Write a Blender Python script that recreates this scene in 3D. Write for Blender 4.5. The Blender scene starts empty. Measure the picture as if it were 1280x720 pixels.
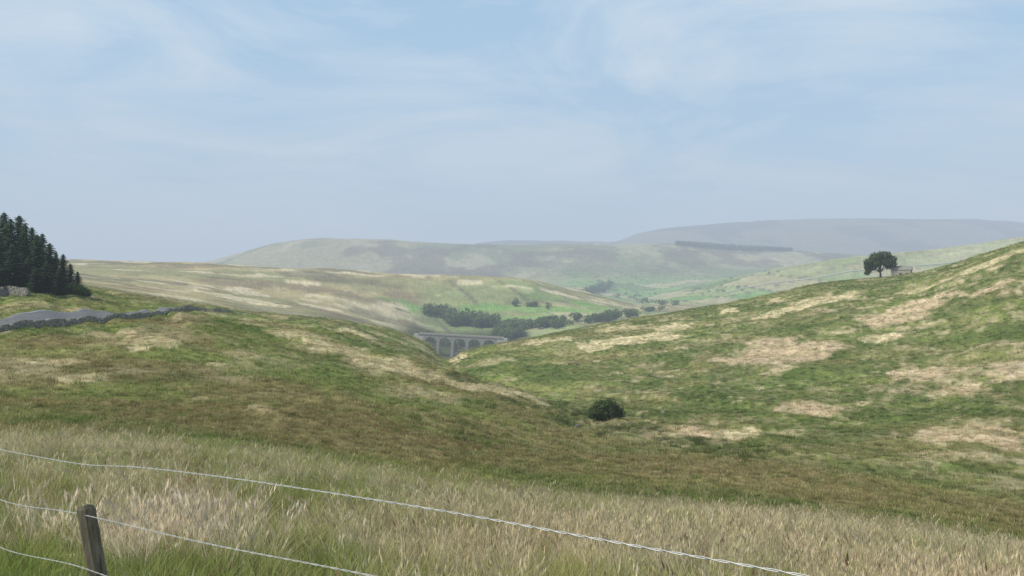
import bpy, math, random
import numpy as np
from mathutils import Vector, Matrix
random.seed(7); rng=np.random.default_rng(7)
F=1108.0; HZ=360.0
scene=bpy.context.scene
scene.view_settings.view_transform='Standard'
try: scene.view_settings.look='None'
except Exception: pass
scene.view_settings.exposure=0

# ---------------------------------------------------------------- helpers
def mesh_np(name, V, Fq, attrs=None, smooth=False):
    V=np.asarray(V,dtype=np.float32); Fq=np.asarray(Fq,dtype=np.int32)
    me=bpy.data.meshes.new(name)
    n=Fq.shape[1]
    me.vertices.add(len(V)); me.vertices.foreach_set('co',V.ravel())
    me.loops.add(Fq.size); me.loops.foreach_set('vertex_index',Fq.ravel())
    me.polygons.add(len(Fq)); me.polygons.foreach_set('loop_start',np.arange(0,Fq.size,n,dtype=np.int32))
    me.polygons.foreach_set('use_smooth',np.full(len(Fq),smooth,dtype=bool))
    me.update(calc_edges=True)
    if attrs:
        for k,a in attrs.items():
            a=np.asarray(a,dtype=np.float32)
            if a.ndim==1:
                at=me.attributes.new(k,'FLOAT','POINT'); at.data.foreach_set('value',a)
            else:
                at=me.attributes.new(k,'FLOAT_COLOR','POINT')
                c=np.ones((len(a),4),dtype=np.float32); c[:,:3]=a[:,:3]
                at.data.foreach_set('color',c.ravel())
    return me
def add_obj(name, me, mat=None, loc=(0,0,0), parent=None):
    o=bpy.data.objects.new(name,me); scene.collection.objects.link(o); o.location=loc
    if mat and me is not None and len(me.materials)==0: me.materials.append(mat)
    if parent: o.parent=parent
    return o
TAB=rng.random((16,256,256))
def vn(x,y,s=0):
    xi=np.floor(x).astype(np.int64); yi=np.floor(y).astype(np.int64)
    fx=x-xi; fy=y-yi; fx=fx*fx*fx*(fx*(fx*6-15)+10); fy=fy*fy*fy*(fy*(fy*6-15)+10)
    T=TAB[s%16]; a=T[xi&255,yi&255]; b=T[(xi+1)&255,yi&255]; c=T[xi&255,(yi+1)&255]; d=T[(xi+1)&255,(yi+1)&255]
    return (a*(1-fx)+b*fx)*(1-fy)+(c*(1-fx)+d*fx)*fy
def fbm(x,y,lam,oct=4,s=0):
    x=np.asarray(x,float)/lam+17.3*s; y=np.asarray(y,float)/lam+5.1*s; t=0;a=1;w=0
    for i in range(oct):
        t=t+a*vn(x,y,s+i); w+=a; a*=.55
        x,y=(x*.8-y*.6)*2.03,(x*.6+y*.8)*2.03
    return t/w
def sst(a,b,x):
    t=np.clip((x-a)/(b-a),0,1); return t*t*(3-2*t)
def pchip(xk,yk,x):
    xk=np.asarray(xk,float); yk=np.asarray(yk,float)
    h=np.diff(xk); dl=np.diff(yk)/h; m=np.zeros(len(xk))
    w1=2*h[1:]+h[:-1]; w2=h[1:]+2*h[:-1]
    ok=(dl[:-1]*dl[1:])>0
    with np.errstate(all='ignore'):
        mm=(w1+w2)/(w1/dl[:-1]+w2/dl[1:])
    m[1:-1]=np.where(ok,mm,0); m[0]=dl[0]; m[-1]=dl[-1]
    i=np.clip(np.searchsorted(xk,x)-1,0,len(h)-1); t=np.clip((x-xk[i])/h[i],0,1)
    hh=h[i]
    return ((2*t**3-3*t**2+1)*yk[i]+(t**3-2*t**2+t)*hh*m[i]+(-2*t**3+3*t**2)*yk[i+1]+(t**3-t**2)*hh*m[i+1])

# ---------------------------------------------------------------- terrain relief: lines across the dale, (bearing, distance, slope reading)
L=[]
def layer(pts): L.append(pts)
layer([(-900,18,545),(0,18,567),(160,18,574),(320,18,587),(480,18,612),(640,18,634),(800,18,650),(960,18,662),(1120,18,677),(1280,18,700),(2100,18,760)])
layer([(-900,30,520),(0,30,552),(160,30,560),(320,30,576),(480,30,603),(640,30,630),(800,30,648),(960,30,658),(1120,30,671),(1280,30,694),(2100,30,740)])
layer([(-900,60,470),(0,60,500),(160,60,512),(320,60,530),(480,60,555),(640,60,578),(800,60,590),(960,60,600),(1120,60,613),(1280,60,635),(2100,55,680)])
# E spur crest / beck
layer([(-900,80,430),(-300,95,425),(0,120,409),(100,135,399),(200,160,390),(320,190,398),(400,190,411),(480,182,434),(560,168,461),(640,152,486),(720,132,516),(800,116,535),(960,96,562),(1120,86,583),(1280,79,605),(2100,70,650)])
# F
layer([(-900,95,405),(-300,108,405),(0,135,389),(100,150,384),(200,187,385),(320,250,402),(400,240,420),(480,232,444),(560,222,478),(640,202,494),(720,190,493),(800,170,500),(960,150,505),(1120,140,505),(1280,130,505),(2100,120,520)])
# G
layer([(-900,180,356),(-300,190,354),(0,200,357),(100,225,361),(200,270,375),(260,300,384),(320,320,392),(400,320,400),(480,320,414),(530,320,433),(560,295,456),(600,290,443),(680,325,423),(760,375,406),(860,410,388),(960,420,368),(1040,400,352),(1130,375,345),(1200,350,327),(1280,330,303),(1600,330,240),(2100,330,200)])
# H
layer([(-900,500,345),(0,500,352),(100,500,357),(200,520,378),(320,560,399),(400,600,408),(480,680,424),(530,780,446),(560,800,456),(640,800,458),(720,760,444),(800,760,432),(960,800,422),(1120,800,402),(1280,800,385),(1600,800,340),(2100,800,330)])
# I
layer([(-900,900,335),(0,900,340),(160,900,350),(320,900,371),(400,920,384),(480,960,402),(560,1010,417),(640,1010,415),(720,1000,405),(800,1030,398),(960,1100,386),(1120,1100,376),(1280,1100,362),(2100,1100,330)])
# J
layer([(-900,1400,316),(0,1400,322),(90,1400,326),(160,1350,328),(320,1300,333),(480,1300,341),(560,1300,343),(640,1300,347),(700,1350,358),(760,1400,373),(800,1400,383),(960,1500,384),(1120,1500,372),(1280,1500,355),(2100,1500,320)])
# K
layer([(-900,2000,335),(0,2000,335),(320,2000,348),(560,2000,358),(640,2000,361),(700,2000,366),(760,2000,373),(800,2000,377),(860,2000,364),(950,1950,341),(1060,1900,323),(1180,1900,310),(1280,1900,297),(1600,1900,275),(2100,1900,270)])
# M
layer([(-900,2700,340),(0,2700,340),(320,2700,345),(640,2700,350),(720,2700,348),(800,2700,352),(860,2700,350),(950,2700,345),(1060,2700,335),(1280,2700,322),(2100,2700,320)])
# N
layer([(-900,3800,345),(0,3800,343),(200,3800,337),(262,3800,328),(300,3800,317),(350,3800,304),(390,3800,300),(450,3800,299),(550,3800,303),(640,3800,306),(740,3800,306),(850,3800,304),(900,3800,309),(960,3800,313),(1060,3800,318),(1120,3800,321),(1280,3800,322),(2100,3800,320)])
layer([(-900,4900,350),(0,4900,345),(600,4900,320),(1280,4900,322),(2100,4900,320)])
layer([(-900,7000,350),(0,7000,345),(560,7000,320),(600,7000,304),(640,7000,302),(720,7000,303),(765,7000,303),(800,7000,293),(850,7000,285),(900,7000,280),(960,7000,276),(1100,7000,274),(1200,7000,275),(1280,7000,279),(1500,7000,285),(2100,7000,290)])
layer([(-900,9000,350),(640,9000,340),(2100,9000,340)])
layer([(-900,13000,352),(640,13000,352),(2100,13000,352)])

TC=math.radians(52)
th=np.concatenate([np.linspace(-180,-92,30),np.linspace(-90,-34,110),np.linspace(-33.9,33.9,900),np.linspace(34,90,110),np.linspace(92,180,30)])*math.pi/180
NR=950; R0=0.4; R1=14000.0
rr=R0*(R1/R0)**(np.arange(NR)/(NR-1)); LQ=math.log(R1/R0)/(NR-1)
te=np.clip(th,-TC,TC); uu=640+F*np.tan(te)
LD=[];LV=[]
for p in L:
    a=np.array(p,float); LD.append(pchip(a[:,0],a[:,1],np.clip(uu,a[0,0],a[-1,0]))); LV.append(pchip(a[:,0],a[:,2],np.clip(uu,a[0,0],a[-1,0])))
LD=np.array(LD); LV=np.array(LV); LZ=(HZ-LV)/F*LD
NT=len(th)
Z=np.zeros((NT,NR))
for i in range(NT):
    xk=np.concatenate([[0.01,2.0,5.0],LD[:,i]]); zk=np.concatenate([[-1.66,-1.78,-2.38],LZ[:,i]])
    Z[i]=pchip(xk,zk,rr*math.cos(te[i]))
D=rr[None,:]*np.cos(te)[:,None]
X=rr[None,:]*np.sin(th)[:,None]; Y=rr[None,:]*np.cos(th)[:,None]
RR=np.broadcast_to(rr[None,:],Z.shape); U=np.broadcast_to(uu[:,None],Z.shape)
s=sst(math.radians(95),math.radians(165),np.abs(th))[:,None]
Z=Z*(1-s)+s*(-1.66+60*(1-np.exp(-RR/500)))
# relief noise
gorge=np.exp(-((X+55)/70)**2-((Y-870)/110)**2)
Z+= (fbm(X,Y,2.2,3,1)-.5)*0.46*sst(6,20,RR)*(1-sst(150,400,RR))
Z+= (fbm(X,Y,14,4,2)-.5)*1.9*sst(25,90,RR)*(1-sst(500,900,RR))
Z+= (fbm(X,Y,90,5,3)-.5)*9*sst(420,1000,RR)*(1-gorge)
Z+= (fbm(X,Y,420,5,4)-.5)*26*sst(1700,3200,RR)
g=np.abs(fbm(X*.9+Y*.5,X*.1,16,3,6)-.5)*2
Z-= (1-sst(0,.25,g))*0.9*sst(90,140,RR)*(1-sst(300,400,RR))

thi=np.arange(NT)
def gidx(x,y):
    r=np.hypot(x,y); t=np.arctan2(x,y)
    fi=np.interp(t,th,thi); fj=np.clip(np.log(np.maximum(r,R0)/R0)/LQ,0,NR-1.001)
    i=np.clip(fi.astype(int),0,NT-2); j=fj.astype(int); return i,j,fi-i,fj-j
def samp(A,x,y):
    x=np.atleast_1d(np.asarray(x,float)); y=np.atleast_1d(np.asarray(y,float))
    i,j,a,b=gidx(x,y)
    if A.ndim==3: a=a[:,None]; b=b[:,None]
    return A[i,j]*(1-a)*(1-b)+A[i+1,j]*a*(1-b)+A[i,j+1]*(1-a)*b+A[i+1,j+1]*a*b
def gz(x,y): return float(samp(Z,x,y)[0])
def pick(u,v,dmin=4,dmax=1e9):
    t=math.atan((u-640)/F); i=int(np.interp(t,th,thi)+.5)
    vp=HZ-Z[i]/D[i]*F
    ok=np.where((vp<=v)&(D[i]>dmin))[0]
    if len(ok)==0 or D[i][ok[0]]>dmax:
        k=np.where((D[i]>dmin)&(D[i]<dmax))[0]; j=k[np.argmin(vp[k])]
    else: j=ok[0]
    dd=D[i][j]; return (u-640)/F*dd, dd
# ---------------------------------------------------------------- ground cover colours
def C(*a): return np.array(a)
green=C(.165,.200,.054); dgreen=C(.092,.130,.034); olive=C(.225,.21,.082); brown=C(.205,.16,.075); tan=C(.58,.48,.29); pink=C(.52,.40,.255)
def mix(a,b,m): 
    return a*(1-m[...,None])+b*m[...,None]
def full(c): return np.zeros(Z.shape+(3,))+c
n40=fbm(X,Y,38,4,5); n12=fbm(X,Y,11,4,7); n3=fbm(X,Y,2.6,3,9); n1=fbm(X,Y,.9,2,10); n100=fbm(X,Y,110,5,11); n300=fbm(X,Y*.7,330,5,12)
rat=X/np.maximum(RR,.1)
col=full(green)
col=mix(col,olive,sst(.42,.60,n40)*.8)
col=mix(col,dgreen,sst(.50,.60,n12)*.8)
col=mix(col,brown,sst(.53,.66,fbm(X,Y,22,4,13))*.6)
left=(1-sst(-.02,.10,rat))
low=sst(28,40,RR)*(1-sst(70,105,RR))
col=mix(col,C(.23,.185,.085),low*(.15+.6*sst(.40,.62,fbm(X,Y,13,4,3))))
right=sst(.02,.14,rat)*sst(75,105,RR)*(1-sst(430,520,RR))
col=mix(col,C(.165,.185,.062),right*.4)
col=mix(col,tan*.70,right*sst(.53,.65,n3)*.55)
col=mix(col,tan*.78,right*sst(.54,.62,fbm(X,Y,14,5,8))*sst(.38,.58,n3)*.8)
col=mix(col,dgreen*.9,right*sst(.53,.61,fbm(X,Y,8,4,12))*.75)
lh=left*sst(60,100,RR)*(1-sst(350,420,RR))
col=mix(col,tan*.75,lh*sst(.56,.68,fbm(X,Y*.8,9,5,14))*.6)
# near verge
near=(1-sst(24,36,RR+8*(n3-.5)))
nc=mix(full(C(.22,.225,.085)),C(.43,.36,.20),sst(.46,.60,fbm(X,Y,4.5,4,2)+.14*rat))
nc=mix(nc,C(.15,.21,.05),(1-sst(-.42,-.10,rat))*(1-sst(8.5,12,RR))*.9)
nc=mix(nc,C(.18,.21,.062),np.clip(1-np.abs(rat+.2)/.16,0,1)*.8)
nc=mix(nc,C(.20,.215,.08),(1-sst(-.25,.05,rat))*sst(11,16,RR)*.7)
nc=mix(nc,C(.48,.40,.24),sst(-.05,.2,rat)*sst(.40,.56,fbm(X,Y,2.5,3,5))*.65)
col=mix(col,nc,near)
# mid moor and beyond
mid=sst(420,560,RR)
moor=mix(full(C(.335,.275,.135)),C(.21,.205,.09),sst(.42,.60,n100)*.8)
moor=mix(moor,C(.20,.15,.085),sst(.5,.62,fbm(X,Y,60,5,1))*.75)
moor=mix(moor,C(.54,.45,.29),sst(.57,.64,fbm(X*.6,Y,40,5,3))*.7)
moor=mix(moor,C(.13,.12,.065),sst(.56,.63,fbm(X*.5,Y,55,5,8))*.7)
col=mix(col,moor,mid)
far=sst(1650,2300,RR)
fc=mix(full(C(.23,.21,.11)),C(.14,.15,.075),sst(.42,.58,n300))
fc=mix(fc,C(.34,.30,.19),sst(.55,.63,fbm(X,Y*.5,150,5,6))*.5)
fc=mix(fc,C(.09,.075,.05),sst(.53,.62,fbm(X,Y*.5,200,5,9))*.7)
col=mix(col,fc,far)
def fields(mask,sz,seed):
    global col
    ca,sa=math.cos(.35),math.sin(.35)
    a=(X*ca+Y*sa+40*(fbm(X,Y,400,2,seed)-.5))/sz; b=(-X*sa+Y*ca)/(sz*1.9)
    h=TAB[seed%16][np.floor(a).astype(int)&255,np.floor(b).astype(int)&255]
    f=full(C(.14,.24,.066)); f=mix(f,C(.22,.265,.105),sst(.35,.5,h)); f=mix(f,C(.30,.28,.15),sst(.68,.76,h)); f=mix(f,C(.11,.17,.05),sst(.9,.93,h))
    ed=np.minimum(np.minimum(a-np.floor(a),1-(a-np.floor(a)))*sz,np.minimum(b-np.floor(b),1-(b-np.floor(b)))*sz*1.9)
    f=mix(f,C(.08,.085,.06),(1-sst(1.2,5.5,ed))*.9)
    col=mix(col,f,mask)
col=mix(col,mix(full(C(.40,.36,.215)),C(.26,.25,.12),sst(.45,.6,n100)),sst(.24,.34,rat)*sst(1300,1500,RR)*(1-sst(2100,2300,RR))*sst(15,60,Z)*.75)
fields(sst(.02,.08,rat)*sst(1500,1700,RR)*(1-sst(2900,3400,RR+300*(n300-.5)))*(1-.65*sst(0,55,Z+40*(n300-.5)))*.95,95,4)
fields(sst(-.11,-.06,rat+.1*(n100-.5))*sst(900,980,RR)*(1-sst(1180,1300,RR+200*(n100-.5)))*.6,70,6)
P=(sst(4500,5500,RR)); col=mix(col,mix(full(C(.10,.10,.07)),C(.045,.045,.04),sst(.45,.6,n300)),P)
def patch(u,v,w,h,c,m=1.0,dmax=1e9,dmin=4,seed=0,rag=1.1):
    global col
    x0,y0=pick(u,v,dmin,dmax); _,ya=pick(u,v+h/2,dmin,dmax); _,yb=pick(u,v-h/2,dmin,dmax)
    a=w/2/F*y0; b=max((yb-ya)/2,a*.25); yc=(ya+yb)/2; xc=(u-640)/F*yc
    ux,uy=xc/math.hypot(xc,yc),yc/math.hypot(xc,yc)
    dx=X-xc; dy=Y-yc; al=dx*ux+dy*uy; ac=dx*uy-dy*ux
    q=(ac/a)**2+(al/b)**2
    near_=q<4
    e=np.zeros_like(X); lam=max(a*.6,1.5)
    e[near_]=sst(.0,.35,1-q[near_]+rag*2*(fbm(X[near_],Y[near_],lam,5,seed+3)-.5))*(.55+.45*sst(.34,.54,n3[near_]))
    col=mix(col,c,e*m)
R_=dict(dmin=95,dmax=430)
for (u,v,w,h) in [(930,565,95,24),(1005,470,120,18),(880,515,110,20),(1150,520,160,24),(1080,360,90,12),(700,465,120,18),(1240,420,120,20),(1000,410,110,14),(820,450,110,12),(1180,430,90,12),(940,480,90,10)]:
    patch(u,v,w,h,dgreen,.65,seed=int(v)%9,**R_)
for (u,v,w,h,cc) in [(970,441,160,36,pink),(1025,376,100,13,tan),(1010,511,72,24,pink),(1222,551,165,42,pink),(1268,467,66,34,pink),(1160,466,100,17,pink),(960,395,42,9,tan),
    (912,390,26,7,tan),(1147,383,100,15,pink),(1115,402,90,20,pink),(1215,338,160,9,tan),(1228,345,70,7,tan),(750,433,60,14,tan),(802,424,94,14,tan),(870,541,140,21,pink),(672,428,46,8,tan),
    (703,424,34,7,tan),(1200,489,64,15,pink),(1240,361,56,10,pink),(835,410,64,9,tan),(780,410,94,8,tan),(930,545,70,12,tan),(1050,455,60,8,olive),(1100,425,70,12,tan),(860,480,60,9,olive),(572,448,24,9,tan),(1170,640,80,14,pink)]:
    patch(u,v,w,h,cc*1.0,1.0,seed=int(u)%9,**R_)
Lh=dict(dmin=62,dmax=345)
for (u,v,w,h) in [(380,470,220,40),(120,490,240,30),(560,512,180,20),(230,445,160,20),(300,420,160,14),(330,440,120,16)]:
    patch(u,v,w,h,green*.95,.75,seed=int(u)%9,**Lh)
for (u,v,w,h) in [(420,436,110,16),(480,452,130,20),(540,470,130,17),(600,484,110,13),(650,494,80,9),(325,513,34,16),(100,475,95,12),(190,432,85,14),(270,457,44,8),(375,420,80,10),(440,415,70,8),(60,455,70,8),(150,421,50,8),(250,500,30,8)]:
    patch(u,v,w,h,tan*.9,.88,seed=int(u)%9,**Lh)
for (u,v,w,h) in [(200,525,420,24),(500,540,300,24),(60,430,110,18),(540,455,60,22),(230,405,160,10)]:
    patch(u,v,w,h,C(.21,.155,.072),.5,seed=int(u)%9,**Lh)
for (u,v,w,h) in [(735,522,70,12),(700,528,60,14),(790,536,80,12),(850,552,90,12),(655,508,80,10),(575,474,44,12),(690,505,60,8),(900,566,90,12)]:
    patch(u,v,w,h,C(.085,.105,.033),.85,seed=int(u)%9,dmin=70,dmax=300)
M_=dict(dmin=520,dmax=1420)
for (u,v,w,h) in [(310,365,60,8),(375,354,50,5),(405,386,70,6),(445,344,70,4),(590,354,60,5),(700,368,60,5),(340,382,60,5),(560,350,50,4),(300,376,50,4),(650,360,50,5)]:
    patch(u,v,w,h,C(.60,.49,.32),.8,seed=int(u)%9,**M_)
for (u,v,w,h) in [(612,387,90,11),(505,381,80,7),(700,387,120,9),(740,383,60,5),(530,393,70,5),(650,398,90,7)]:
    patch(u,v,w,h,C(.14,.27,.06),.9,seed=int(u)%9,rag=.4,**M_)
# wooded gill behind the viaduct; colour darkened so the arches read as shaded openings
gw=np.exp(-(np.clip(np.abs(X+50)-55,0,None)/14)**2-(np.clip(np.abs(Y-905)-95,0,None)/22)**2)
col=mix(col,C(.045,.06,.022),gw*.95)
col*= (0.86+.40*n1)[...,None]
col=np.clip(col,0.01,.8)

# ---------------------------------------------------------------- materials
def newmat(name):
    m=bpy.data.materials.new(name); m.use_nodes=True; nt=m.node_tree; nt.nodes.clear(); return m,nt,nt.nodes,nt.links
def nd(nt,t,**k):
    n=nt.nodes.new(t)
    for a,b in k.items(): setattr(n,a,b)
    return n
def mixc(nt,btype='MIX',fac=None):
    n=nt.nodes.new('ShaderNodeMix'); n.data_type='RGBA'; n.blend_type=btype
    if fac is not None: n.inputs[0].default_value=fac
    return n
def mrange(nt,a,b,c,d):
    n=nt.nodes.new('ShaderNodeMapRange'); 
    for i,v in zip((1,2,3,4),(a,b,c,d)): n.inputs[i].default_value=v
    return n
def mat_terrain():
    m,nt,N,K=newmat('moorland')
    out=N.new('ShaderNodeOutputMaterial'); b=N.new('ShaderNodeBsdfDiffuse')
    at=nd(nt,'ShaderNodeAttribute',attribute_name='tint'); tc=N.new('ShaderNodeTexCoord')
    prev=at.outputs['Color']; fine=None
    for sc,det,lo,hi in ((.035,8,.72,1.32),(.6,6,.52,1.55)):
        n=N.new('ShaderNodeTexNoise'); n.inputs['Scale'].default_value=sc; n.inputs['Detail'].default_value=det; n.inputs['Roughness'].default_value=.76
        K.new(tc.outputs['Object'],n.inputs['Vector']); r=mrange(nt,.3,.7,lo,hi); K.new(n.outputs['Fac'],r.inputs[0])
        v=N.new('ShaderNodeVectorMath'); v.operation='SCALE'; K.new(prev,v.inputs[0]); K.new(r.outputs[0],v.inputs['Scale']); prev=v.outputs[0]; fine=n
    n=N.new('ShaderNodeTexNoise'); n.inputs['Scale'].default_value=1.0; n.inputs['Detail'].default_value=4; n.inputs['Roughness'].default_value=.75
    K.new(tc.outputs['Object'],n.inputs['Vector']); r=mrange(nt,.56,.69,0,.5); K.new(n.outputs['Fac'],r.inputs[0])
    mx=mixc(nt); K.new(r.outputs[0],mx.inputs[0]); K.new(prev,mx.inputs[6]); mx.inputs[7].default_value=(.42,.35,.18,1)
    K.new(mx.outputs[2],b.inputs['Color'])
    bp=N.new('ShaderNodeBump'); bp.inputs['Strength'].default_value=1.0; bp.inputs['Distance'].default_value=.9
    K.new(fine.outputs['Fac'],bp.inputs['Height']); K.new(bp.outputs[0],b.inputs['Normal']); K.new(b.outputs[0],out.inputs[0])
    return m
def mat_grass(name):
    m,nt,N,K=newmat(name); out=N.new('ShaderNodeOutputMaterial')
    at=nd(nt,'ShaderNodeAttribute',attribute_name='tint',attribute_type='INSTANCER')
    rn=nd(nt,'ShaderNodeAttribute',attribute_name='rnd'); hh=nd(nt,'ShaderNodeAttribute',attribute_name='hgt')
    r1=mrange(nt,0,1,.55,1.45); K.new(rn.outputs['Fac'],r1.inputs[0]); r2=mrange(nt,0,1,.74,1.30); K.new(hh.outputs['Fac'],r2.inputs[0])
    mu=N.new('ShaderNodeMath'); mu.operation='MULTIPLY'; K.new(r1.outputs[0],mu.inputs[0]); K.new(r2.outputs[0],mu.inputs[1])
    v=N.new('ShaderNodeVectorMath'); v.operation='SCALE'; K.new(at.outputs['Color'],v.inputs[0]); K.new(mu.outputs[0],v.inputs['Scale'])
    d=N.new('ShaderNodeBsdfDiffuse'); t=N.new('ShaderNodeBsdfTranslucent'); K.new(v.outputs[0],d.inputs[0]); K.new(v.outputs[0],t.inputs[0])
    ms=N.new('ShaderNodeMixShader'); ms.inputs[0].default_value=.40; K.new(d.outputs[0],ms.inputs[1]); K.new(t.outputs[0],ms.inputs[2]); K.new(ms.outputs[0],out.inputs[0])
    return m
def mat_foliage(name,ca,cb,tr=.2):
    m,nt,N,K=newmat(name); out=N.new('ShaderNodeOutputMaterial')
    rn=nd(nt,'ShaderNodeAttribute',attribute_name='rnd'); mx=mixc(nt); K.new(rn.outputs['Fac'],mx.inputs[0]); mx.inputs[6].default_value=(*ca,1); mx.inputs[7].default_value=(*cb,1)
    d=N.new('ShaderNodeBsdfDiffuse'); t=N.new('ShaderNodeBsdfTranslucent'); K.new(mx.outputs[2],d.inputs[0]); K.new(mx.outputs[2],t.inputs[0])
    ms=N.new('ShaderNodeMixShader'); ms.inputs[0].default_value=tr; K.new(d.outputs[0],ms.inputs[1]); K.new(t.outputs[0],ms.inputs[2]); K.new(ms.outputs[0],out.inputs[0])
    return m
def mat_noise(name,ca,cb,scale,bump=.4,rough=.9,dist=.03,stretch=(1,1,1)):
    m,nt,N,K=newmat(name); out=N.new('ShaderNodeOutputMaterial'); b=N.new('ShaderNodeBsdfPrincipled'); b.inputs['Roughness'].default_value=rough; b.inputs['Specular IOR Level'].default_value=.25
    tc=N.new('ShaderNodeTexCoord'); mp=N.new('ShaderNodeMapping'); mp.inputs['Scale'].default_value=stretch; K.new(tc.outputs['Object'],mp.inputs[0])
    n=N.new('ShaderNodeTexNoise'); n.inputs['Scale'].default_value=scale; n.inputs['Detail'].default_value=8; n.inputs['Roughness'].default_value=.7; K.new(mp.outputs[0],n.inputs['Vector'])
    r=mrange(nt,.33,.67,0,1); K.new(n.outputs['Fac'],r.inputs[0]); mx=mixc(nt); K.new(r.outputs[0],mx.inputs[0]); mx.inputs[6].default_value=(*ca,1); mx.inputs[7].default_value=(*cb,1)
    rn=nd(nt,'ShaderNodeAttribute',attribute_name='rnd'); r1=mrange(nt,0,1,.8,1.35); K.new(rn.outputs['Fac'],r1.inputs[0])
    v=N.new('ShaderNodeVectorMath'); v.operation='SCALE'; K.new(mx.outputs[2],v.inputs[0]); K.new(r1.outputs[0],v.inputs['Scale']); K.new(v.outputs[0],b.inputs['Base Color'])
    bp=N.new('ShaderNodeBump'); bp.inputs['Strength'].default_value=bump; bp.inputs['Distance'].default_value=dist; K.new(n.outputs['Fac'],bp.inputs['Height']); K.new(bp.outputs[0],b.inputs['Normal']); K.new(b.outputs[0],out.inputs[0])
    return m
M_ter=mat_terrain(); M_gr=mat_grass('grass_blade')
M_con=mat_foliage('conifer_needles',(.022,.043,.026),(.066,.108,.054),.1)
M_leaf=mat_foliage('broadleaf_leaves',(.05,.08,.03),(.13,.17,.06),.25)
M_pine=mat_foliage('pine_leaves',(.035,.060,.024),(.11,.15,.055),.2)
M_far=mat_foliage('valley_tree_leaves',(.042,.075,.028),(.14,.20,.065),.3)
M_bark=mat_noise('bark',(.07,.055,.04),(.14,.12,.09),6,.6)
M_stone=mat_noise('dry_stone',(.12,.115,.10),(.29,.275,.235),3,.5)
M_barn=mat_noise('barn_stone',(.30,.28,.23),(.50,.47,.39),2.2,.6,dist=.05)
M_roof=mat_noise('stone_slate',(.20,.19,.165),(.34,.325,.28),1.6,.5)
M_via=mat_noise('viaduct_stone',(.24,.225,.19),(.40,.375,.32),.5,.5)
M_road=mat_noise('asphalt',(.12,.12,.122),(.18,.18,.18),1.2,.2)
M_track=mat_noise('gravel',(.38,.35,.28),(.50,.47,.39),1.2,.2)
M_paint=mat_noise('road_paint',(.55,.55,.53),(.75,.75,.73),3,.1)
M_wood=mat_noise('weathered_wood',(.09,.075,.052),(.30,.25,.185),9,.9,dist=.012,stretch=(6,6,.5))

def mat_wire():
    m,nt,N,K=newmat('galvanised_wire'); out=N.new('ShaderNodeOutputMaterial'); b=N.new('ShaderNodeBsdfPrincipled'); b.inputs['Metallic'].default_value=.5; b.inputs['Roughness'].default_value=.5
    tc=N.new('ShaderNodeTexCoord'); n=N.new('ShaderNodeTexNoise'); n.inputs['Scale'].default_value=25; K.new(tc.outputs['Object'],n.inputs['Vector'])
    mx=mixc(nt); K.new(n.outputs['Fac'],mx.inputs[0]); mx.inputs[6].default_value=(.26,.26,.25,1); mx.inputs[7].default_value=(.62,.62,.60,1); K.new(mx.outputs[2],b.inputs['Base Color']); K.new(b.outputs[0],out.inputs[0]); return m
M_wire=mat_wire()

# ---------------------------------------------------------------- terrain mesh
V=np.stack([X,Y,Z],-1).reshape(-1,3)
ii,jj=np.meshgrid(np.arange(NT-1),np.arange(NR-1),indexing='ij'); a=(ii*NR+jj).ravel()
Fq=np.stack([a,a+1,a+NR+1,a+NR],-1)[:, ::-1]
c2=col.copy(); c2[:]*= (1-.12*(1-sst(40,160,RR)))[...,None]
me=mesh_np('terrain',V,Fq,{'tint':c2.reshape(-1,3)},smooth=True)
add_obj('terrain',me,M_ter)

# ---------------------------------------------------------------- grass tufts
def tuft(name,nb,h0,h1,w,spread,lean,seg=3,seed=0,heads=0.0,wind=(.12,.03)):
    r=np.random.default_rng(seed); Vs=[];Fs=[];rn=[];hg=[]; base=0
    for k in range(nb):
        ang=r.random()*6.283; rad=spread*math.sqrt(r.random()); bx,by=rad*math.cos(ang),rad*math.sin(ang)
        h=h0+(h1-h0)*r.random(); la=ang+r.normal()*.7; ln=lean*(.3+r.random())*h; ax,ay=math.cos(la)*ln+wind[0]*h,math.sin(la)*ln+wind[1]*h
        fa=r.random()*3.14; wx,wy=math.cos(fa),math.sin(fa); q=r.random(); ww=w*(.6+.8*r.random())
        head=r.random()<heads
        if head: h*=1.25
        for s_ in range(seg+1):
            t=s_/seg; wd=ww*(1-t)**.7*.5+ww*.06
            if head: wd=ww*.28
            cx=bx+ax*t**1.8; cy=by+ay*t**1.8; cz=h*t*(1-.12*t*lean*2)-.03
            Vs+= [(cx-wx*wd,cy-wy*wd,cz),(cx+wx*wd,cy+wy*wd,cz)]; rn+=[q,q]; hg+=[t,t]
            if s_: b=base+2*s_; Fs.append((b-2,b-1,b+1,b))
        base+=2*(seg+1)
        if head:
            for e in range(4):
                fa=r.random()*3.14; o=r.normal(size=2)*.008; zz=cz-.04*e*h-.01; l=.10*h; wd=ww*.9+.003
                cx2=cx-ax*.12*e+o[0]; cy2=cy-ay*.12*e+o[1]; dx,dy=math.cos(fa)*wd,math.sin(fa)*wd
                Vs+=[(cx2-dx,cy2-dy,zz),(cx2,cy2,zz-l*.5),(cx2+dx,cy2+dy,zz+.01),(cx2+ax*.08,cy2+ay*.08,zz+l)]; rn+=[max(0,q-.3)]*4; hg+=[.8]*4
                Fs.append((base,base+1,base+2,base+3)); base+=4
    me=mesh_np(name,Vs,Fs,{'rnd':rn,'hgt':hg}); me.materials.append(M_gr); return bpy.data.objects.new(name,me)
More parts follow.
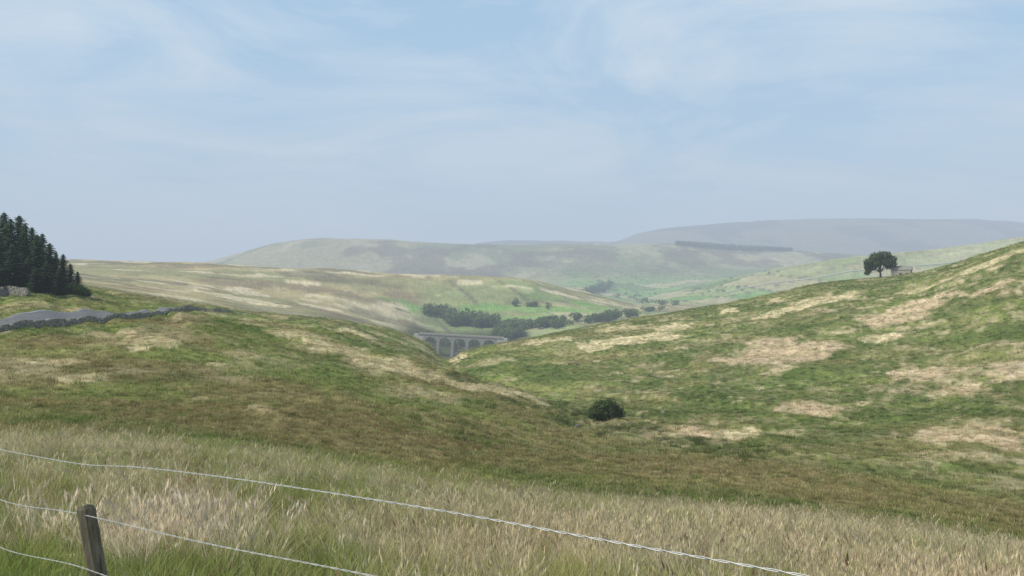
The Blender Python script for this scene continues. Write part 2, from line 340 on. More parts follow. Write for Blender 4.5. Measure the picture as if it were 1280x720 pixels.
def scatter(name,tufts,x,y,z,rot,scl,tint):
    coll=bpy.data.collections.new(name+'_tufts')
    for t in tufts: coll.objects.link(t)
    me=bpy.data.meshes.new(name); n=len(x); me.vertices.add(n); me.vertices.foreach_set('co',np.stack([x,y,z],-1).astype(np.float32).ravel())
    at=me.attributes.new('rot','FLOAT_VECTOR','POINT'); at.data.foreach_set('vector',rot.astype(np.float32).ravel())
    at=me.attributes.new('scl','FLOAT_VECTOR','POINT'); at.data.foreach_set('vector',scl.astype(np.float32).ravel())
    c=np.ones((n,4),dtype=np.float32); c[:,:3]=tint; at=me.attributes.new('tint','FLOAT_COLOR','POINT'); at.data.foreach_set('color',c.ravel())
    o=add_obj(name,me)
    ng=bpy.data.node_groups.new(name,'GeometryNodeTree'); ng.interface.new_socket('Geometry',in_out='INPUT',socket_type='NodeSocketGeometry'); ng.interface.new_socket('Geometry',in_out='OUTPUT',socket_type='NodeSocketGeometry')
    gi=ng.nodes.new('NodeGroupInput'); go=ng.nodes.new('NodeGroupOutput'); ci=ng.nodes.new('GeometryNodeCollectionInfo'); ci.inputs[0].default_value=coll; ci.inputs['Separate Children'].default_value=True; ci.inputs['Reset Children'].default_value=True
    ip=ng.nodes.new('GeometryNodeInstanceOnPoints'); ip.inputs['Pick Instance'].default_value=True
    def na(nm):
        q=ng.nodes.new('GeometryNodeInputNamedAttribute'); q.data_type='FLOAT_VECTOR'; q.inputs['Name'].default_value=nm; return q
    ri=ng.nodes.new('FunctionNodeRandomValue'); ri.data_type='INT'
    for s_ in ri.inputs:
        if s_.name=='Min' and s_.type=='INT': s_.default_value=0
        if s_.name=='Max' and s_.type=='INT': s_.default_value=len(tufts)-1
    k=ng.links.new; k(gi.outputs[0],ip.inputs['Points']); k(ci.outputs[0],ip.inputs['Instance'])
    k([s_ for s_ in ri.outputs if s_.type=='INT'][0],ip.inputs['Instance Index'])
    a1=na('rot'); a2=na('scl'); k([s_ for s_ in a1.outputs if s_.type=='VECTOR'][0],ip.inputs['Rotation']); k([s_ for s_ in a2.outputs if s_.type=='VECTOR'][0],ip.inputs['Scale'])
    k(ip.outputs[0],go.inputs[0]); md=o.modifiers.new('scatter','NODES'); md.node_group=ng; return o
road_pts=[]
for (u,dmin) in [(-420,88),(-300,100),(-150,112),(0,127),(60,137),(120,148),(180,165),(235,190),(280,225),(310,275)]:
    road_pts.append(((u-640)/F*dmin,dmin))
rp=np.array(road_pts)
def near_road(x,y,w):
    m=np.full(len(x),1e9)
    for p,q in zip(rp[:-1],rp[1:]):
        dv=q-p; t=np.clip(((x-p[0])*dv[0]+(y-p[1])*dv[1])/(dv@dv),0,1); m=np.minimum(m,np.hypot(x-p[0]-t*dv[0],y-p[1]-t*dv[1]))
    return m<w
def pts(r0,r1,dens,angm=38):
    am=math.radians(angm); A=am*(r1*r1-r0*r0); n=int(A*dens)
    r=np.sqrt(rng.random(n)*(r1*r1-r0*r0)+r0*r0); t=(rng.random(n)*2-1)*am; return r*np.sin(t),r*np.cos(t)
def do(name,tufts,x,y,smin,smax,cvar=.12,cm=1.0,sink=.02,extra=None,hsc=None):
    k=~near_road(x,y,3.3); x=x[k]; y=y[k]
    n=len(x); z=samp(Z,x,y)-sink; c=samp(col,x,y)*cm*(1+cvar*rng.normal(size=(n,1)))
    if extra is not None: c=extra(x,y,c)
    rot=np.stack([rng.normal(size=n)*.08,rng.normal(size=n)*.08,rng.random(n)*6.283],-1); sc=smin+(smax-smin)*rng.random(n)
    if hsc is not None: sc=sc*hsc(x,y)
    return scatter(name,tufts,x,y,z,rot,np.stack([sc,sc,sc*(.85+.3*rng.random(n))],-1),np.clip(c,.02,.75))
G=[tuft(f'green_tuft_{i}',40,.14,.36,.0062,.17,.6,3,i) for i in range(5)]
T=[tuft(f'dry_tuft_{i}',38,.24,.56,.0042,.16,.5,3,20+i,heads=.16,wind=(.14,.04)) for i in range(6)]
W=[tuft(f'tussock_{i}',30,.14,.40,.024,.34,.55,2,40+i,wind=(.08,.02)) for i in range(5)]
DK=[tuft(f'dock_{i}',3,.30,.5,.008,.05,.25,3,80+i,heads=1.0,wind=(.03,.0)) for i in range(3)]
def gcol(x,y,c):
    n=len(x); g=np.array([.19,.25,.058]); o=np.array([.35,.30,.125]); k=(rng.random(n)[:,None])**1.4; g=g*(1-k)+o*k; m=(.42+.45*rng.random(n))[:,None]; return c*(1-m)+g*m
def dcol(x,y,c):
    n=len(x); g=np.array([.69,.575,.40]); m=(.35+.62*rng.random(n))[:,None]; c=c*(1-m)+g*m; rd_=(rng.random(n)<.06)[:,None]; return np.where(rd_,np.array([.34,.22,.14]),c)
def gfrac(x,y):
    r=np.hypot(x,y); q=x/r; n_=fbm(x,y,1.9,4,5); m_=fbm(x,y,6,3,9)
    f=.72+3.8*(.5-n_)+2.4*(.5-m_)-.70*sst(-.10,.25,q)
    f+=.5*(1-sst(-.46,-.36,q))*(1-sst(8,10,r)); f+=.30*np.clip(1-np.abs(q+.22)/.12,0,1)*(1-sst(14,18,r)); f+=.25*sst(26,36,r)
    f-=.9*np.exp(-((x+4.0)/1.5)**2-((y-9.6)/1.5)**2)
    return np.clip(f,.14,.96)
def run(r0,r1,dens,ang,s0,s1,t0,t1):
    x,y=pts(r0,r1,dens,ang); sel=rng.random(len(x))<gfrac(x,y)
    do('green_grass',G,x[sel],y[sel],s0,s1,extra=gcol)
    dry=~sel & (np.hypot(x,y)>4.2)
    do('dry_grass',T,x[dry],y[dry],t0,t1,extra=dcol)
run(1.0,15,27,42,.75,1.5,.6,1.1)
run(15,40,11,37,.8,1.4,.55,1.0)
n=80; x=-4.0+rng.normal(size=n)*.95; y=9.7+rng.normal(size=n)*.55
do('dry_grass',T,x,y,1.0,1.4,extra=lambda x,y,c:np.zeros((len(x),3))+np.array([.72,.60,.45])*(.8+.3*rng.random((len(x),1))))
x,y=[],[]
for u,d_ in [(1180,8.2),(1205,8.6),(455,6.6),(1120,9.2),(960,8.4),(1240,9.5),(1060,8.6),(1010,10)]: x.append((u-640)/F*d_+.1*rng.normal()); y.append(d_)
do('dock_plant',DK,np.array(x),np.array(y),.8,1.15,extra=lambda x,y,c:np.zeros((len(x),3))+np.array([.30,.19,.12]))
def wcol(x,y,c):
    n=len(x); k=rng.random(n)[:,None]; m=.6
    c=np.where(k<.20,c*(1-m)+np.array([.50,.41,.23])*m,c); c=np.where(k>.82,c*.58,c); c=np.where((k>.72)&(k<=.82),np.array([.145,.21,.05]),c); return c
x,y=pts(36,75,4.5,36); do('moorland_grass',W,x,y,.5,1.15,cvar=.17,cm=1.18,extra=wcol)
x,y=pts(75,175,1.9,35); do('moorland_grass',W,x,y,.6,1.5,cvar=.24,cm=1.22,extra=wcol)
x,y=pts(175,420,.45,35); do('moorland_grass',W,x,y,1.0,2.0,cvar=.28,cm=1.22,extra=wcol)
rx,ry=[],[]
for (u,v,w_,h_,k_) in [(735,524,60,12,40),(800,536,70,10,30),(860,552,90,16,30),(690,512,90,12,30),(930,566,80,16,60),(575,472,40,12,25),(1000,520,260,60,30),(1100,480,240,60,25),(700,540,500,40,30)]:
    for _ in range(k_):
        p_=pick(u+rng.normal()*w_*.4,v+rng.normal()*h_*.4,60,330); rx.append(p_[0]); ry.append(p_[1])
do('rush_clumps',[tuft(f'rush_{i}',60,.3,.65,.026,.42,.45,2,90+i) for i in range(3)],np.array(rx),np.array(ry),.6,1.3,extra=lambda x,y,c:.35*c+.65*np.array([.10,.135,.04])*(.7+.6*rng.random((len(x),1))))

# ---------------------------------------------------------------- stone building helpers
def boxes(name,B,mat,jit=.0,parent=None,loc=(0,0,0)):
    cs=np.array([(-1,-1,-1),(1,-1,-1),(1,1,-1),(-1,1,-1),(-1,-1,1),(1,-1,1),(1,1,1),(-1,1,1)],float); fs=np.array([(0,3,2,1),(4,5,6,7),(0,1,5,4),(1,2,6,5),(2,3,7,6),(3,0,4,7)])
    Vs=[];Fs=[];rn=[]
    for k,(c,h,yw) in enumerate(B):
        p=cs*np.array(h)*(1+jit*rng.normal(size=(8,3))); ca,sa=math.cos(yw),math.sin(yw)
        q=np.stack([p[:,0]*ca-p[:,1]*sa,p[:,0]*sa+p[:,1]*ca,p[:,2]],-1)+np.array(c); Vs.append(q); Fs.append(fs+8*k); rn+= [rng.random()]*8
    return add_obj(name,mesh_np(name,np.concatenate(Vs),np.concatenate(Fs),{'rnd':rn}),mat,loc,parent)
def drystone(name,path,h=1.25,seg=.5,rows=5):
    B=[]; path=np.array(path,float); L_=np.concatenate([[0],np.cumsum(np.hypot(*np.diff(path,axis=0).T))])
    tot=L_[-1]
    for r in range(rows):
        s_=rng.random()*seg; 
        while s_<tot:
            w=seg*(.6+.8*rng.random()); x=np.interp(s_,L_,path[:,0]); y=np.interp(s_,L_,path[:,1]); x2=np.interp(min(s_+.5,tot),L_,path[:,0]); y2=np.interp(min(s_+.5,tot),L_,path[:,1])
            yw=math.atan2(y2-y,x2-x) if (x2!=x or y2!=y) else 0
            hr=h/rows; wid=.33-.03*r; z=gz(x,y)-.1+hr*(r+.5)+ (vn(np.array([s_/6]),np.array([3.3]),2)[0]-.5)*.5*(r/rows)
            if r==rows-1 and rng.random()<.3: s_+=w; continue
            B.append(((x+rng.normal()*.02,y+rng.normal()*.02,z),(w*.49,wid*(1+.1*rng.normal()),hr*.52),yw+rng.normal()*.05)); s_+=w
    return boxes(name,B,M_stone,.08)
def offset(path,o):
    p=np.array(path,float); d=np.gradient(p,axis=0); d/=np.hypot(d[:,0],d[:,1])[:,None]; return p+np.stack([d[:,1],-d[:,0]],-1)*o
def dense(path,step):
    p=np.array(path,float); L_=np.concatenate([[0],np.cumsum(np.hypot(*np.diff(p,axis=0).T))]); t=np.arange(0,L_[-1],step); return np.stack([pchip(L_,p[:,0],t),pchip(L_,p[:,1],t)],-1)
rd=dense(road_pts,1.5)
def ribbon(name,path,o0,o1,lift,mat,nx=8,parent=None):
    cols=[offset(path,o0+(o1-o0)*k/nx) for k in range(nx+1)]; P_=np.stack(cols,1); z=samp(Z,P_[...,0].ravel(),P_[...,1].ravel())+lift
    Vv=np.concatenate([P_.reshape(-1,2),z[:,None]],1); n=len(path); i,j=np.meshgrid(np.arange(n-1),np.arange(nx),indexing='ij'); a=(i*(nx+1)+j).ravel()
    return add_obj(name,mesh_np(name,Vv,np.stack([a,a+1,a+nx+2,a+nx+1],-1),None,True),mat,parent=parent)
road=ribbon('road',rd,-3.0,3.0,.25,M_road)
ribbon('edge_line',rd,2.60,2.70,.262,M_paint,1,road); ribbon('edge_line',rd,-2.70,-2.60,.262,M_paint,1,road)
tp=[pick(u,v,1400,2050) for u,v in ((1300,322),(1200,330),(1100,339),(1020,349),(960,356),(900,368))]
ribbon('farm_track',dense(tp,8),-2.6,2.6,.9,M_track,3)
drystone('dry_stone_wall',offset(rd,4.8)[:int(len(rd)*.84)],1.1)
w=[pick(u,v,100,340) for u,v in ((-60,372),(10,371),(38,372))]
drystone('dry_stone_wall',dense([(p[0],p[1]) for p in w],1.0),1.7)
w=[((u-640)/F*d_,d_) for u,d_ in ((222,200),(260,215),(320,235))]
drystone('dry_stone_wall',dense(w,1.0),.8)

# ---------------------------------------------------------------- foliage
def tube(pts_,rads,n=7):
    Vs=[];Fs=[]
    for k,(p,r) in enumerate(zip(pts_,rads)):
        for j in range(n):
            a=6.283*j/n; Vs.append((p[0]+r*math.cos(a),p[1]+r*math.sin(a),p[2]))
        if k:
            for j in range(n): b=(k-1)*n; Fs.append((b+j,b+(j+1)%n,b+n+(j+1)%n,b+n+j))
    return np.array(Vs),np.array(Fs)
def leafcloud(lobes,n,size,r,shell=.55):
    wts=np.array([l[3]*l[4]*l[5] for l in lobes]); wts=wts**.8; wts/=wts.sum(); ch=r.choice(len(lobes),n,p=wts); lb=np.array(lobes)[ch]
    d=r.normal(size=(n,3)); d/=np.linalg.norm(d,axis=1)[:,None]; rad=(shell+(1-shell)*r.random(n))**.7*(1+.10*r.normal(size=n))
    c=lb[:,:3]+d*lb[:,3:6]*rad[:,None]
    a=r.normal(size=(n,3)); a/=np.linalg.norm(a,axis=1)[:,None]; b=np.cross(a,d+.5*r.normal(size=(n,3))); b/=np.linalg.norm(b,axis=1)[:,None]
    s_=size*(.5+r.random(n))[:,None]; Vs=np.stack([c-a*s_,c-b*s_*.6,c+a*s_,c+b*s_*.6],1).reshape(-1,3); Fs=np.arange(4*n).reshape(-1,4)
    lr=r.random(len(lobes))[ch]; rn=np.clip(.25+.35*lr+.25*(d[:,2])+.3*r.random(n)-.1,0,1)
    return Vs,Fs,np.repeat(rn,4)
def conifer_mesh(name,H,R,seed):
    r=np.random.default_rng(seed); Vs=[];Fs=[];rn=[]; b=0
    lv=int(H*3.0); bulge=[.8+.4*r.random() for _ in range(9)]
    for i in range(lv):
        t=.03+.97*i/lv; h=H*t; Ln=R*(1-t)**.62*(.7+.45*r.random())*bulge[int(t*8)]+.10
        for k in range(11):
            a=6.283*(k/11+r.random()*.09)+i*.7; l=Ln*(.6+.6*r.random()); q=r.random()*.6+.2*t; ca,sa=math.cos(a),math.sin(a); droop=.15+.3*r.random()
            for e in range(3):
                t0=e/3; t1=(e+1.25)/3; w0=(.18+.28*Ln*.3)*(1.15-t0)*(.7+.6*r.random())
                p0=np.array([ca*l*t0,sa*l*t0,h-droop*l*t0+.25*l*t0*t0]); p1=np.array([ca*l*t1,sa*l*t1,h-droop*l*t1+.25*l*t1*t1-.08]); s_=np.array([-sa*w0,ca*w0,-.12*w0+r.normal()*.1])
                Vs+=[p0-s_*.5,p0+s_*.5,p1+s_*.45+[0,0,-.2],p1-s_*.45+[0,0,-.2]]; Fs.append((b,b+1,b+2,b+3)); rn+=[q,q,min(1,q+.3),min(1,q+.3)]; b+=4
    Vt,Ft=tube([(0,0,-.5),(0,0,H*.5),(0,0,H*1.01)],[H*.018,H*.011,.02],6); nv=len(Vs)
    V_=np.concatenate([np.array(Vs),Vt]); F_=np.concatenate([np.array(Fs),Ft+nv]); me=mesh_np(name,V_,F_,{'rnd':np.concatenate([rn,np.zeros(len(Vt))])}); me.materials.append(M_con); return me
CM=[conifer_mesh(f'conifer_{i}',16,R,60+i) for i,R in enumerate((4.0,3.5,4.5,3.7,4.2))]
for k,(u,dd,vt) in enumerate([(-95,185,262),(-70,195,268),(-48,182,263),(-28,190,270),(-10,178,270),(5,192,264),(13,182,272),(24,200,268),(31,186,278),(40,192,283),(46,180,292),(53,196,291),(62,184,303),(70,192,314),(79,186,317),(88,190,329),(97,188,339),(-5,205,268),(34,176,322),(58,174,326),(15,174,304),(-15,172,312),(45,172,334),(74,178,333)]):
    x_=(u-640)/F*dd; z_=gz(x_,dd); H=max((HZ-vt)/F*dd-z_,2.5); o=add_obj('conifer_tree',CM[k%5],None,(x_,dd,z_)); s_=H/16; o.scale=(s_+.15,s_+.15,s_); o.rotation_euler=(0,0,k*1.3)
def shrub(name,x_,y_,lobes,n,size,mat,seed,stems=6,H=1):
    r=np.random.default_rng(seed); z_=gz(x_,y_); root=add_obj(name,None,None,(x_,y_,z_)); 
    Vs,Fs,rn=leafcloud(lobes,n,size,r,.35); add_obj('foliage',mesh_np('foliage',Vs,Fs,{'rnd':rn}),mat,parent=root)
    TV=[];TF=[];nv=0
    for k in range(stems):
        l=lobes[k%len(lobes)]; q=[(r.normal()*.1*H,r.normal()*.1*H,-.2)]; 
        for t in (.35,.7,1): q.append((l[0]*t*.95+r.normal()*.04*H,l[1]*t*.95,l[2]*t))
        v_,f_=tube(q,[.03*H,.024*H,.016*H,.006*H],6); TV.append(v_);TF.append(f_+nv); nv+=len(v_)
    add_obj('stems',mesh_np('stems',np.concatenate(TV),np.concatenate(TF)),M_bark,parent=root); return root
bx,by=pick(757,527,90,150)
shrub('bush',bx,by,[(0,0,1.3,2.1,1.7,1.35),(-1.3,.1,1.1,1.3,1.2,1.1),(1.4,0,1.15,1.3,1.2,1.15),(.3,-.2,2.2,1.3,1.1,1.0),(-.7,0,2.0,1.2,1.1,1.0)],6500,.14,M_pine,5,7,2)
for k,(u,dd,s_) in enumerate([(98,183,1.2),(106,186,1.0),(90,181,1.3)]):
    shrub('shrub',(u-640)/F*dd,dd,[(0,0,s_,s_*1.1,s_,s_),(s_*.7,0,s_*.7,s_*.8,s_*.7,s_*.7)],900,.16,M_leaf,70+k,4,1.2)
tx,ty=pick(1098,347,300,420); ty=min(ty,385); tx=(1100-640)/F*ty; tz=gz(tx,ty)
root=add_obj('tree',None,None,(tx,ty,tz-.2))
lob=[(-4.4,0,6.6,2.7,2.5,1.9),(-1.6,.5,8.9,3.1,2.8,2.2),(1.8,0,9.7,3.3,2.8,2.1),(4.8,-.3,8.0,2.5,2.4,1.9),(2.6,-1.5,6.6,2.7,2.3,2.0),(-2.2,-1.4,6.0,2.3,2.0,1.7),(.4,1,7.4,3.0,2.6,2.0),(-5.6,0,4.9,1.6,1.5,1.4),(-4.8,.4,3.4,1.6,1.3,1.3),(6.0,.2,6.0,1.5,1.3,1.3),(-3,.3,4.4,1.6,1.4,1.2),(-5.4,.4,2.2,1.4,1.3,1.1),(3.6,0,4.8,1.6,1.4,1.1)]
r=np.random.default_rng(3); Vs,Fs,rn=leafcloud(lob,9500,.26,r,.45); add_obj('crown',mesh_np('crown',Vs,Fs,{'rnd':rn}),M_pine,parent=root)
TV=[];TF=[];nv=0
for p_,r_ in [([(0.3,0,-.3),(.2,0,1.8),(-.1,0,3.6),(.3,0,6),(1,0,8.6)],[.55,.42,.36,.26,.1])]+[([(0,0,2.4),(l[0]*.4,l[1]*.4,2.6+max(l[2]-2.6,0)*.5),(l[0]*.9,l[1]*.9,l[2])],[.26,.17,.05]) for l in lob]:
    v_,f_=tube(p_,r_,8); TV.append(v_);TF.append(f_+nv); nv+=len(v_)
add_obj('trunk',mesh_np('trunk',np.concatenate(TV),np.concatenate(TF)),M_bark,parent=root)
# stone barn
bd=ty-1; bx_=(1127-640)/F*bd; bz=gz(bx_,bd)-.3
root=add_obj('stone_barn',None,None,(bx_,bd,bz)); root.rotation_euler=(0,0,math.radians(-28))
Lb,Wb,Hb,Rb=3.8,2.8,3.5,1.6
def wallm(nm,quads,mat,solid=.35):
    Vs=[];Fs=[]
    for q in quads: b=len(Vs); Vs+=q; Fs.append(tuple(range(b,b+len(q))))
    me=bpy.data.meshes.new(nm); me.from_pydata(Vs,[],Fs); o=add_obj(nm,me,mat,parent=root)
    if solid: md=o.modifiers.new('s','SOLIDIFY'); md.thickness=solid; md.offset=0
    return o
def wall_open(nm,y_,ops):
    xs=sorted({-Lb,Lb,*[a for o in ops for a in o[:2]]}); q=[]
    for a,b in zip(xs[:-1],xs[1:]):
        op=[o for o in ops if o[0]<=a and o[1]>=b]
        if not op: q.append([(a,y_,0),(b,y_,0),(b,y_,Hb),(a,y_,Hb)])
        else:
            if op[0][2]>0: q.append([(a,y_,0),(b,y_,0),(b,y_,op[0][2]),(a,y_,op[0][2])])
            q.append([(a,y_,op[0][3]),(b,y_,op[0][3]),(b,y_,Hb),(a,y_,Hb)])
    wallm(nm,q,M_barn,.4)
wall_open('front_wall',-Wb,[(-.7,.3,0,2.1),(2.0,2.5,1.5,2.1)]); wall_open('back_wall',Wb,[])
for sgn,nm in ((-1,'gable_left'),(1,'gable_right')):
    x_=sgn*(Lb+.0); wallm(nm,[[(x_,-Wb,0),(x_,Wb,0),(x_,Wb,Hb),(x_,0,Hb+Rb),(x_,-Wb,Hb)]],M_barn,.4)
wallm('roof',[[(-Lb-.35,-Wb-.35,Hb-.1),(Lb+.35,-Wb-.35,Hb-.1),(Lb+.35,0,Hb+Rb+.12),(-Lb-.35,0,Hb+Rb+.12)],[(-Lb-.35,0,Hb+Rb+.12),(Lb+.35,0,Hb+Rb+.12),(Lb+.35,Wb+.35,Hb-.1),(-Lb-.35,Wb+.35,Hb-.1)]],M_roof,.14)

# ---------------------------------------------------------------- viaduct
def viaduct():
    dd=865.; deck=-(417-HZ)/F*dd; x0=(530-640)/F*dd; nb=5; bay=14.5; pw=2.6; rad=(bay-pw)/2-.1; spring=deck-1.6-rad-1.3; base=spring-16
    root=add_obj('railway_viaduct',None,None,(x0,dd+6,deck)); root.rotation_euler=(0,math.radians(2.5),math.radians(-9))
    Vs=[];Fs=[]; sp=spring-deck; bs=base-deck; W_=3.6
    for b in range(nb):
        xa=b*bay; cx=xa+bay/2; n=14
        ang=[math.pi-math.pi*k/n for k in range(n+1)]; arc=[(cx+rad*math.cos(a),sp+rad*math.sin(a)) for a in ang]
        for side in (-W_,W_):
            for k in range(n):
                i=len(Vs); Vs+=[(arc[k][0],side,arc[k][1]),(arc[k+1][0],side,arc[k+1][1]),(arc[k+1][0],side,-1.0),(arc[k][0],side,-1.0)]; Fs.append((i,i+1,i+2,i+3))
            for xa_,xb_ in ((xa,cx-rad),(cx+rad,xa+bay)):
                i=len(Vs); Vs+=[(xa_,side,bs),(xb_,side,bs),(xb_,side,-1.0),(xa_,side,-1.0)]; Fs.append((i,i+1,i+2,i+3))
        for k in range(n):
            i=len(Vs); Vs+=[(arc[k][0],-W_,arc[k][1]),(arc[k+1][0],-W_,arc[k+1][1]),(arc[k+1][0],W_,arc[k+1][1]),(arc[k][0],W_,arc[k][1])]; Fs.append((i,i+1,i+2,i+3))
        for xx in (cx-rad,cx+rad):
            i=len(Vs); Vs+=[(xx,-W_,bs),(xx,W_,bs),(xx,W_,sp),(xx,-W_,sp)]; Fs.append((i,i+1,i+2,i+3))
    me=mesh_np('arches',Vs,Fs); add_obj('arches_and_piers',me,M_via,parent=root)
    T_=nb*bay
    boxes('parapet',[((T_/2,-W_-.15,-.3),(T_/2+6,.35,.7),0),((T_/2,W_+.15,-.3),(T_/2+6,.35,.7),0),((T_/2,0,-.75),(T_/2+6,W_-.3,.25),0)],M_via,parent=root)
    boxes('abutment',[((-5,0,-9),(4.9,W_-.1,8.2),0),((T_+5,0,-9),(4.9,W_-.1,8.2),0)],M_via,parent=root)
viaduct()

# ---------------------------------------------------------------- valley woodland (one mass)
def wood(name,items,mat,per=170):
    r=np.random.default_rng(len(items)); VV=[];FF=[];RN=[];nv=0
    for (x_,y_,H) in items:
        z_=gz(x_,y_); w_=H*(.46+.26*r.random()); lobes=[(x_,y_,z_+H*.48,w_,w_,H*.45)]
        for k in range(4): a=r.random()*6.28; lobes.append((x_+math.cos(a)*w_*.6,y_+math.sin(a)*w_*.6,z_+H*(.25+.45*r.random()),w_*.6,w_*.6,H*.27))
        v_,f_,n_=leafcloud(lobes,per,H*.09,r,.5); n_=np.clip(n_+.6*(r.random()-.5),0,1); tv,tf=tube([(x_,y_,z_-.5),(x_,y_,z_+H*.5)],[H*.03,H*.015],5)
        VV+=[v_,tv]; FF+=[f_+nv,tf+nv+len(v_)]; nv+=len(v_)+len(tv); RN+=[n_,np.zeros(len(tv))]
    return add_obj(name,mesh_np(name,np.concatenate(VV),np.concatenate(FF),{'rnd':np.concatenate(RN)}),mat)
items=[]
def clump(u0,v0,u1,v1,n,h0,h1,sp=3,dmin=760,dmax=1500):
    for k in range(n):
        t=rng.random(); u=u0+(u1-u0)*t+rng.normal()*sp; v=v0+(v1-v0)*t+rng.normal()*sp*.35; x_,y_=pick(u,v,dmin,dmax); items.append((x_,y_,h0+(h1-h0)*rng.random()))
clump(530,393,566,397,16,10,14); clump(560,405,622,410,42,11,17,5); clump(618,422,655,424,20,8,13,4); clump(625,416,700,408,42,8,14,5); clump(690,408,800,396,42,6,12,4)
for k in range(26): items.append((-100+95*rng.random(),900+55*rng.random(),7+5*rng.random()))
clump(625,381,690,386,9,6,9,2); clump(612,434,640,428,10,7,10,4,760,850)
clump(800,391,830,388,9,6,10,3)
wood('valley_woodland',items,M_far)
items=[]
clump(735,368,766,362,26,16,26,4,1900,3400); clump(765,372,800,372,8,8,12,3,1600,3400); clump(800,378,850,384,22,7,12,3,1500,3400); clump(820,372,930,360,12,5,9,8,1500,3400); clump(900,352,1010,338,6,5,8,6,1500,3400)
wood('distant_trees',items,M_far,90)
items=[]
for k in range(750):
    u=845+145*rng.random(); t=(u-845)/145; vv=304.5+t*8.5+rng.random()*(3+3*math.sin(t*3.1)); x_,y_=pick(u,vv,2900,3820); items.append((x_,y_,12+6*rng.random()))
wood('distant_conifer_plantation',items,M_con,26)
def boulder(x_,y_,s_,seed):
    r=np.random.default_rng(seed); import bmesh
    bm=bmesh.new(); bmesh.ops.create_icosphere(bm,subdivisions=2,radius=1)
    for v in bm.verts: v.co*= .8+.4*r.random(); v.co.z*=.6; v.co.x*=1.3
    me=bpy.data.meshes.new('boulder'); bm.to_mesh(me); bm.free(); o=add_obj('boulder',me,M_stone,(x_,y_,gz(x_,y_)+s_*.1)); o.scale=(s_,s_,s_); o.rotation_euler=(0,0,r.random()*6)
for k,(u,v,s_) in enumerate([(716,529,.38),(722,533,.28),(829,516,.4),(574,449,.6),(580,447,.4),(1208,512,.3),(800,524,.25)]):
    x_,y_=pick(u,v,80,400); boulder(x_,y_,s_,k)

# ---------------------------------------------------------------- fence
fence=add_obj('wire_fence',None)
def fl(t): return np.array([-2.39+2.0*t,5.0-1.9*t])
def post(t,top,lean):
    import bmesh
    p=fl(t); g0=gz(p[0],p[1])-.35; H=top-g0; bm=bmesh.new(); n=14; rg=[]; r=np.random.default_rng(int(t*10)+50)
    prof=[.049*(1+.09*r.normal()) for _ in range(n)]
    hs=list(np.linspace(0,1,12))+[1.012]
    for h in hs:
        ring=[]
        for k in range(n):
            a=6.283*k/n; q=prof[k]*(1+.02*r.normal())*(1 if h<=1 else .82); ring.append(bm.verts.new((q*math.cos(a)+lean*(h-1)*H,q*math.sin(a)-.02*h,H*h+(0.02*math.cos(a+1) if h>.98 else 0)+(r.normal()*.003 if h>.98 else 0))))
        rg.append(ring)
    for a_,b_ in zip(rg[:-1],rg[1:]):
        for k in range(n): bm.faces.new((a_[k],a_[(k+1)%n],b_[(k+1)%n],b_[k]))
    bm.faces.new(rg[-1]); me=bpy.data.meshes.new('post'); bm.to_mesh(me); bm.free(); o=add_obj('post',me,M_wood,(p[0],p[1],g0),fence); return o
post(0,-1.25,-.17); post(-2.6,-1.45,.03); post(2.6,-.55,.05)
def wire(name,keys,twist=True):
    k=np.array(keys); t=np.arange(k[0,0],k[-1,0],.006); z=pchip(k[:,0],k[:,1],t)
    P3=np.stack([-2.39+2*t,5-1.9*t-.05,z],-1); s_=np.concatenate([[0],np.cumsum(np.linalg.norm(np.diff(P3,axis=0),axis=1))])
    cu=bpy.data.curves.new(name,'CURVE'); cu.dimensions='3D'; cu.bevel_depth=.0015; cu.bevel_resolution=2
    tw=s_*2*math.pi/.13; q=.0022; nrm=np.array([.69,.725,0])
    for ph in (0,math.pi):
        sp=cu.splines.new('POLY'); sp.points.add(len(t)-1); A=P3+q*np.cos(tw+ph)[:,None]*nrm+q*np.sin(tw+ph)[:,None]*np.array([0,0,1.])
        sp.points.foreach_set('co',np.concatenate([A,np.ones((len(t),1))],1).astype(np.float32).ravel())
    o=add_obj(name,cu,M_wire,parent=fence)
wire('top_wire',[(-2.6,-1.22),(-1.6,-1.17),(-.55,-1.085),(-.25,-1.035),(0.0,-.985),(.25,-.905),(.6,-.82),(.85,-.77),(1.1,-.725),(1.35,-.69),(1.58,-.655),(2.0,-.60),(2.6,-.56)])
wire('middle_wire',[(-2.6,-1.48),(-.55,-1.42),(-.03,-1.275),(.03,-1.26),(.5,-1.15),(1.0,-1.01),(1.6,-.88),(2.6,-.75)])
wire('lower_wire',[(-2.6,-1.85),(-.55,-1.74),(0,-1.565),(.5,-1.47),(1.2,-1.35),(2.6,-1.15)])

# ---------------------------------------------------------------- air haze: volume glows by emission in place of scattered light
bpy.ops.mesh.primitive_cube_add(size=1,location=(0,0,150)); hz=bpy.context.object; hz.name='haze'; hz.scale=(40000,40000,1100)
m,nt,N,K=newmat('haze'); out=N.new('ShaderNodeOutputMaterial'); ab=N.new('ShaderNodeVolumeAbsorption'); em=N.new('ShaderNodeEmission'); ad=N.new('ShaderNodeAddShader')
SG=1/4300; ab.inputs['Color'].default_value=(0,0,0,1); ab.inputs['Density'].default_value=SG; em.inputs['Color'].default_value=(.490,.570,.675,1); em.inputs['Strength'].default_value=SG
K.new(ab.outputs[0],ad.inputs[0]); K.new(em.outputs[0],ad.inputs[1]); K.new(ad.outputs[0],out.inputs['Volume']); hz.data.materials.append(m)

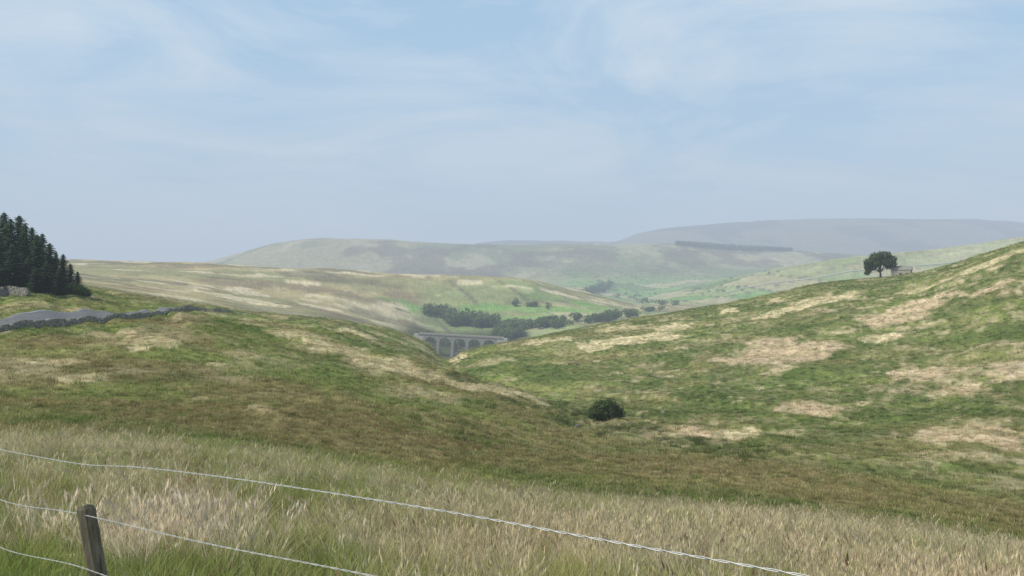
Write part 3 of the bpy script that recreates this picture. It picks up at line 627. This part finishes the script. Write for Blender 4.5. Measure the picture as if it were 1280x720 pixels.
# ---------------------------------------------------------------- sky and sun
SE,SA=math.radians(46),math.radians(-104)
w=bpy.data.worlds.new('World'); scene.world=w; w.use_nodes=True; nt=w.node_tree; nt.nodes.clear(); N=nt.nodes; K=nt.links
out=N.new('ShaderNodeOutputWorld'); bg=N.new('ShaderNodeBackground'); sky=N.new('ShaderNodeTexSky'); sky.sky_type='NISHITA'; sky.sun_disc=False; sky.sun_elevation=SE; sky.sun_rotation=SA; sky.altitude=400; sky.dust_density=1.5
tc=N.new('ShaderNodeTexCoord'); mp=N.new('ShaderNodeMapping'); mp.inputs['Scale'].default_value=(1,1,3.6); mp.inputs['Rotation'].default_value=(0,math.radians(8),0); n=N.new('ShaderNodeTexNoise'); n.inputs['Scale'].default_value=2.7; n.inputs['Detail'].default_value=8; n.inputs['Roughness'].default_value=.60; n.inputs['Distortion'].default_value=.6
K.new(tc.outputs['Generated'],mp.inputs[0]); K.new(mp.outputs[0],n.inputs['Vector']); r=mrange(nt,.40,.62,.0,.9); K.new(n.outputs['Fac'],r.inputs[0])
m0=mixc(nt,fac=.7); K.new(sky.outputs[0],m0.inputs[6]); m0.inputs[7].default_value=(2.5,4.4,6.1,1)
mx=mixc(nt); K.new(r.outputs[0],mx.inputs[0]); K.new(m0.outputs[2],mx.inputs[6]); mx.inputs[7].default_value=(4.5,5.4,6.2,1)
K.new(mx.outputs[2],bg.inputs['Color']); bg.inputs['Strength'].default_value=.15; K.new(bg.outputs[0],out.inputs[0])
sl=bpy.data.lights.new('sun','SUN'); sl.energy=5.0; sl.angle=math.radians(.8); sl.color=(1,.94,.83); so=bpy.data.objects.new('sun',sl); scene.collection.objects.link(so)
dv=Vector((math.sin(SA)*math.cos(SE),math.cos(SA)*math.cos(SE),math.sin(SE))); so.rotation_euler=dv.to_track_quat('Z','Y').to_euler(); so.location=(-50,30,60)
# ---------------------------------------------------------------- camera
cam=bpy.data.cameras.new('camera'); co=bpy.data.objects.new('camera',cam); scene.collection.objects.link(co); co.location=(0,0,0); co.rotation_euler=(math.radians(90),0,0)
cam.sensor_width=36; cam.lens=36*F/1280; cam.clip_start=.05; cam.clip_end=60000; scene.camera=co
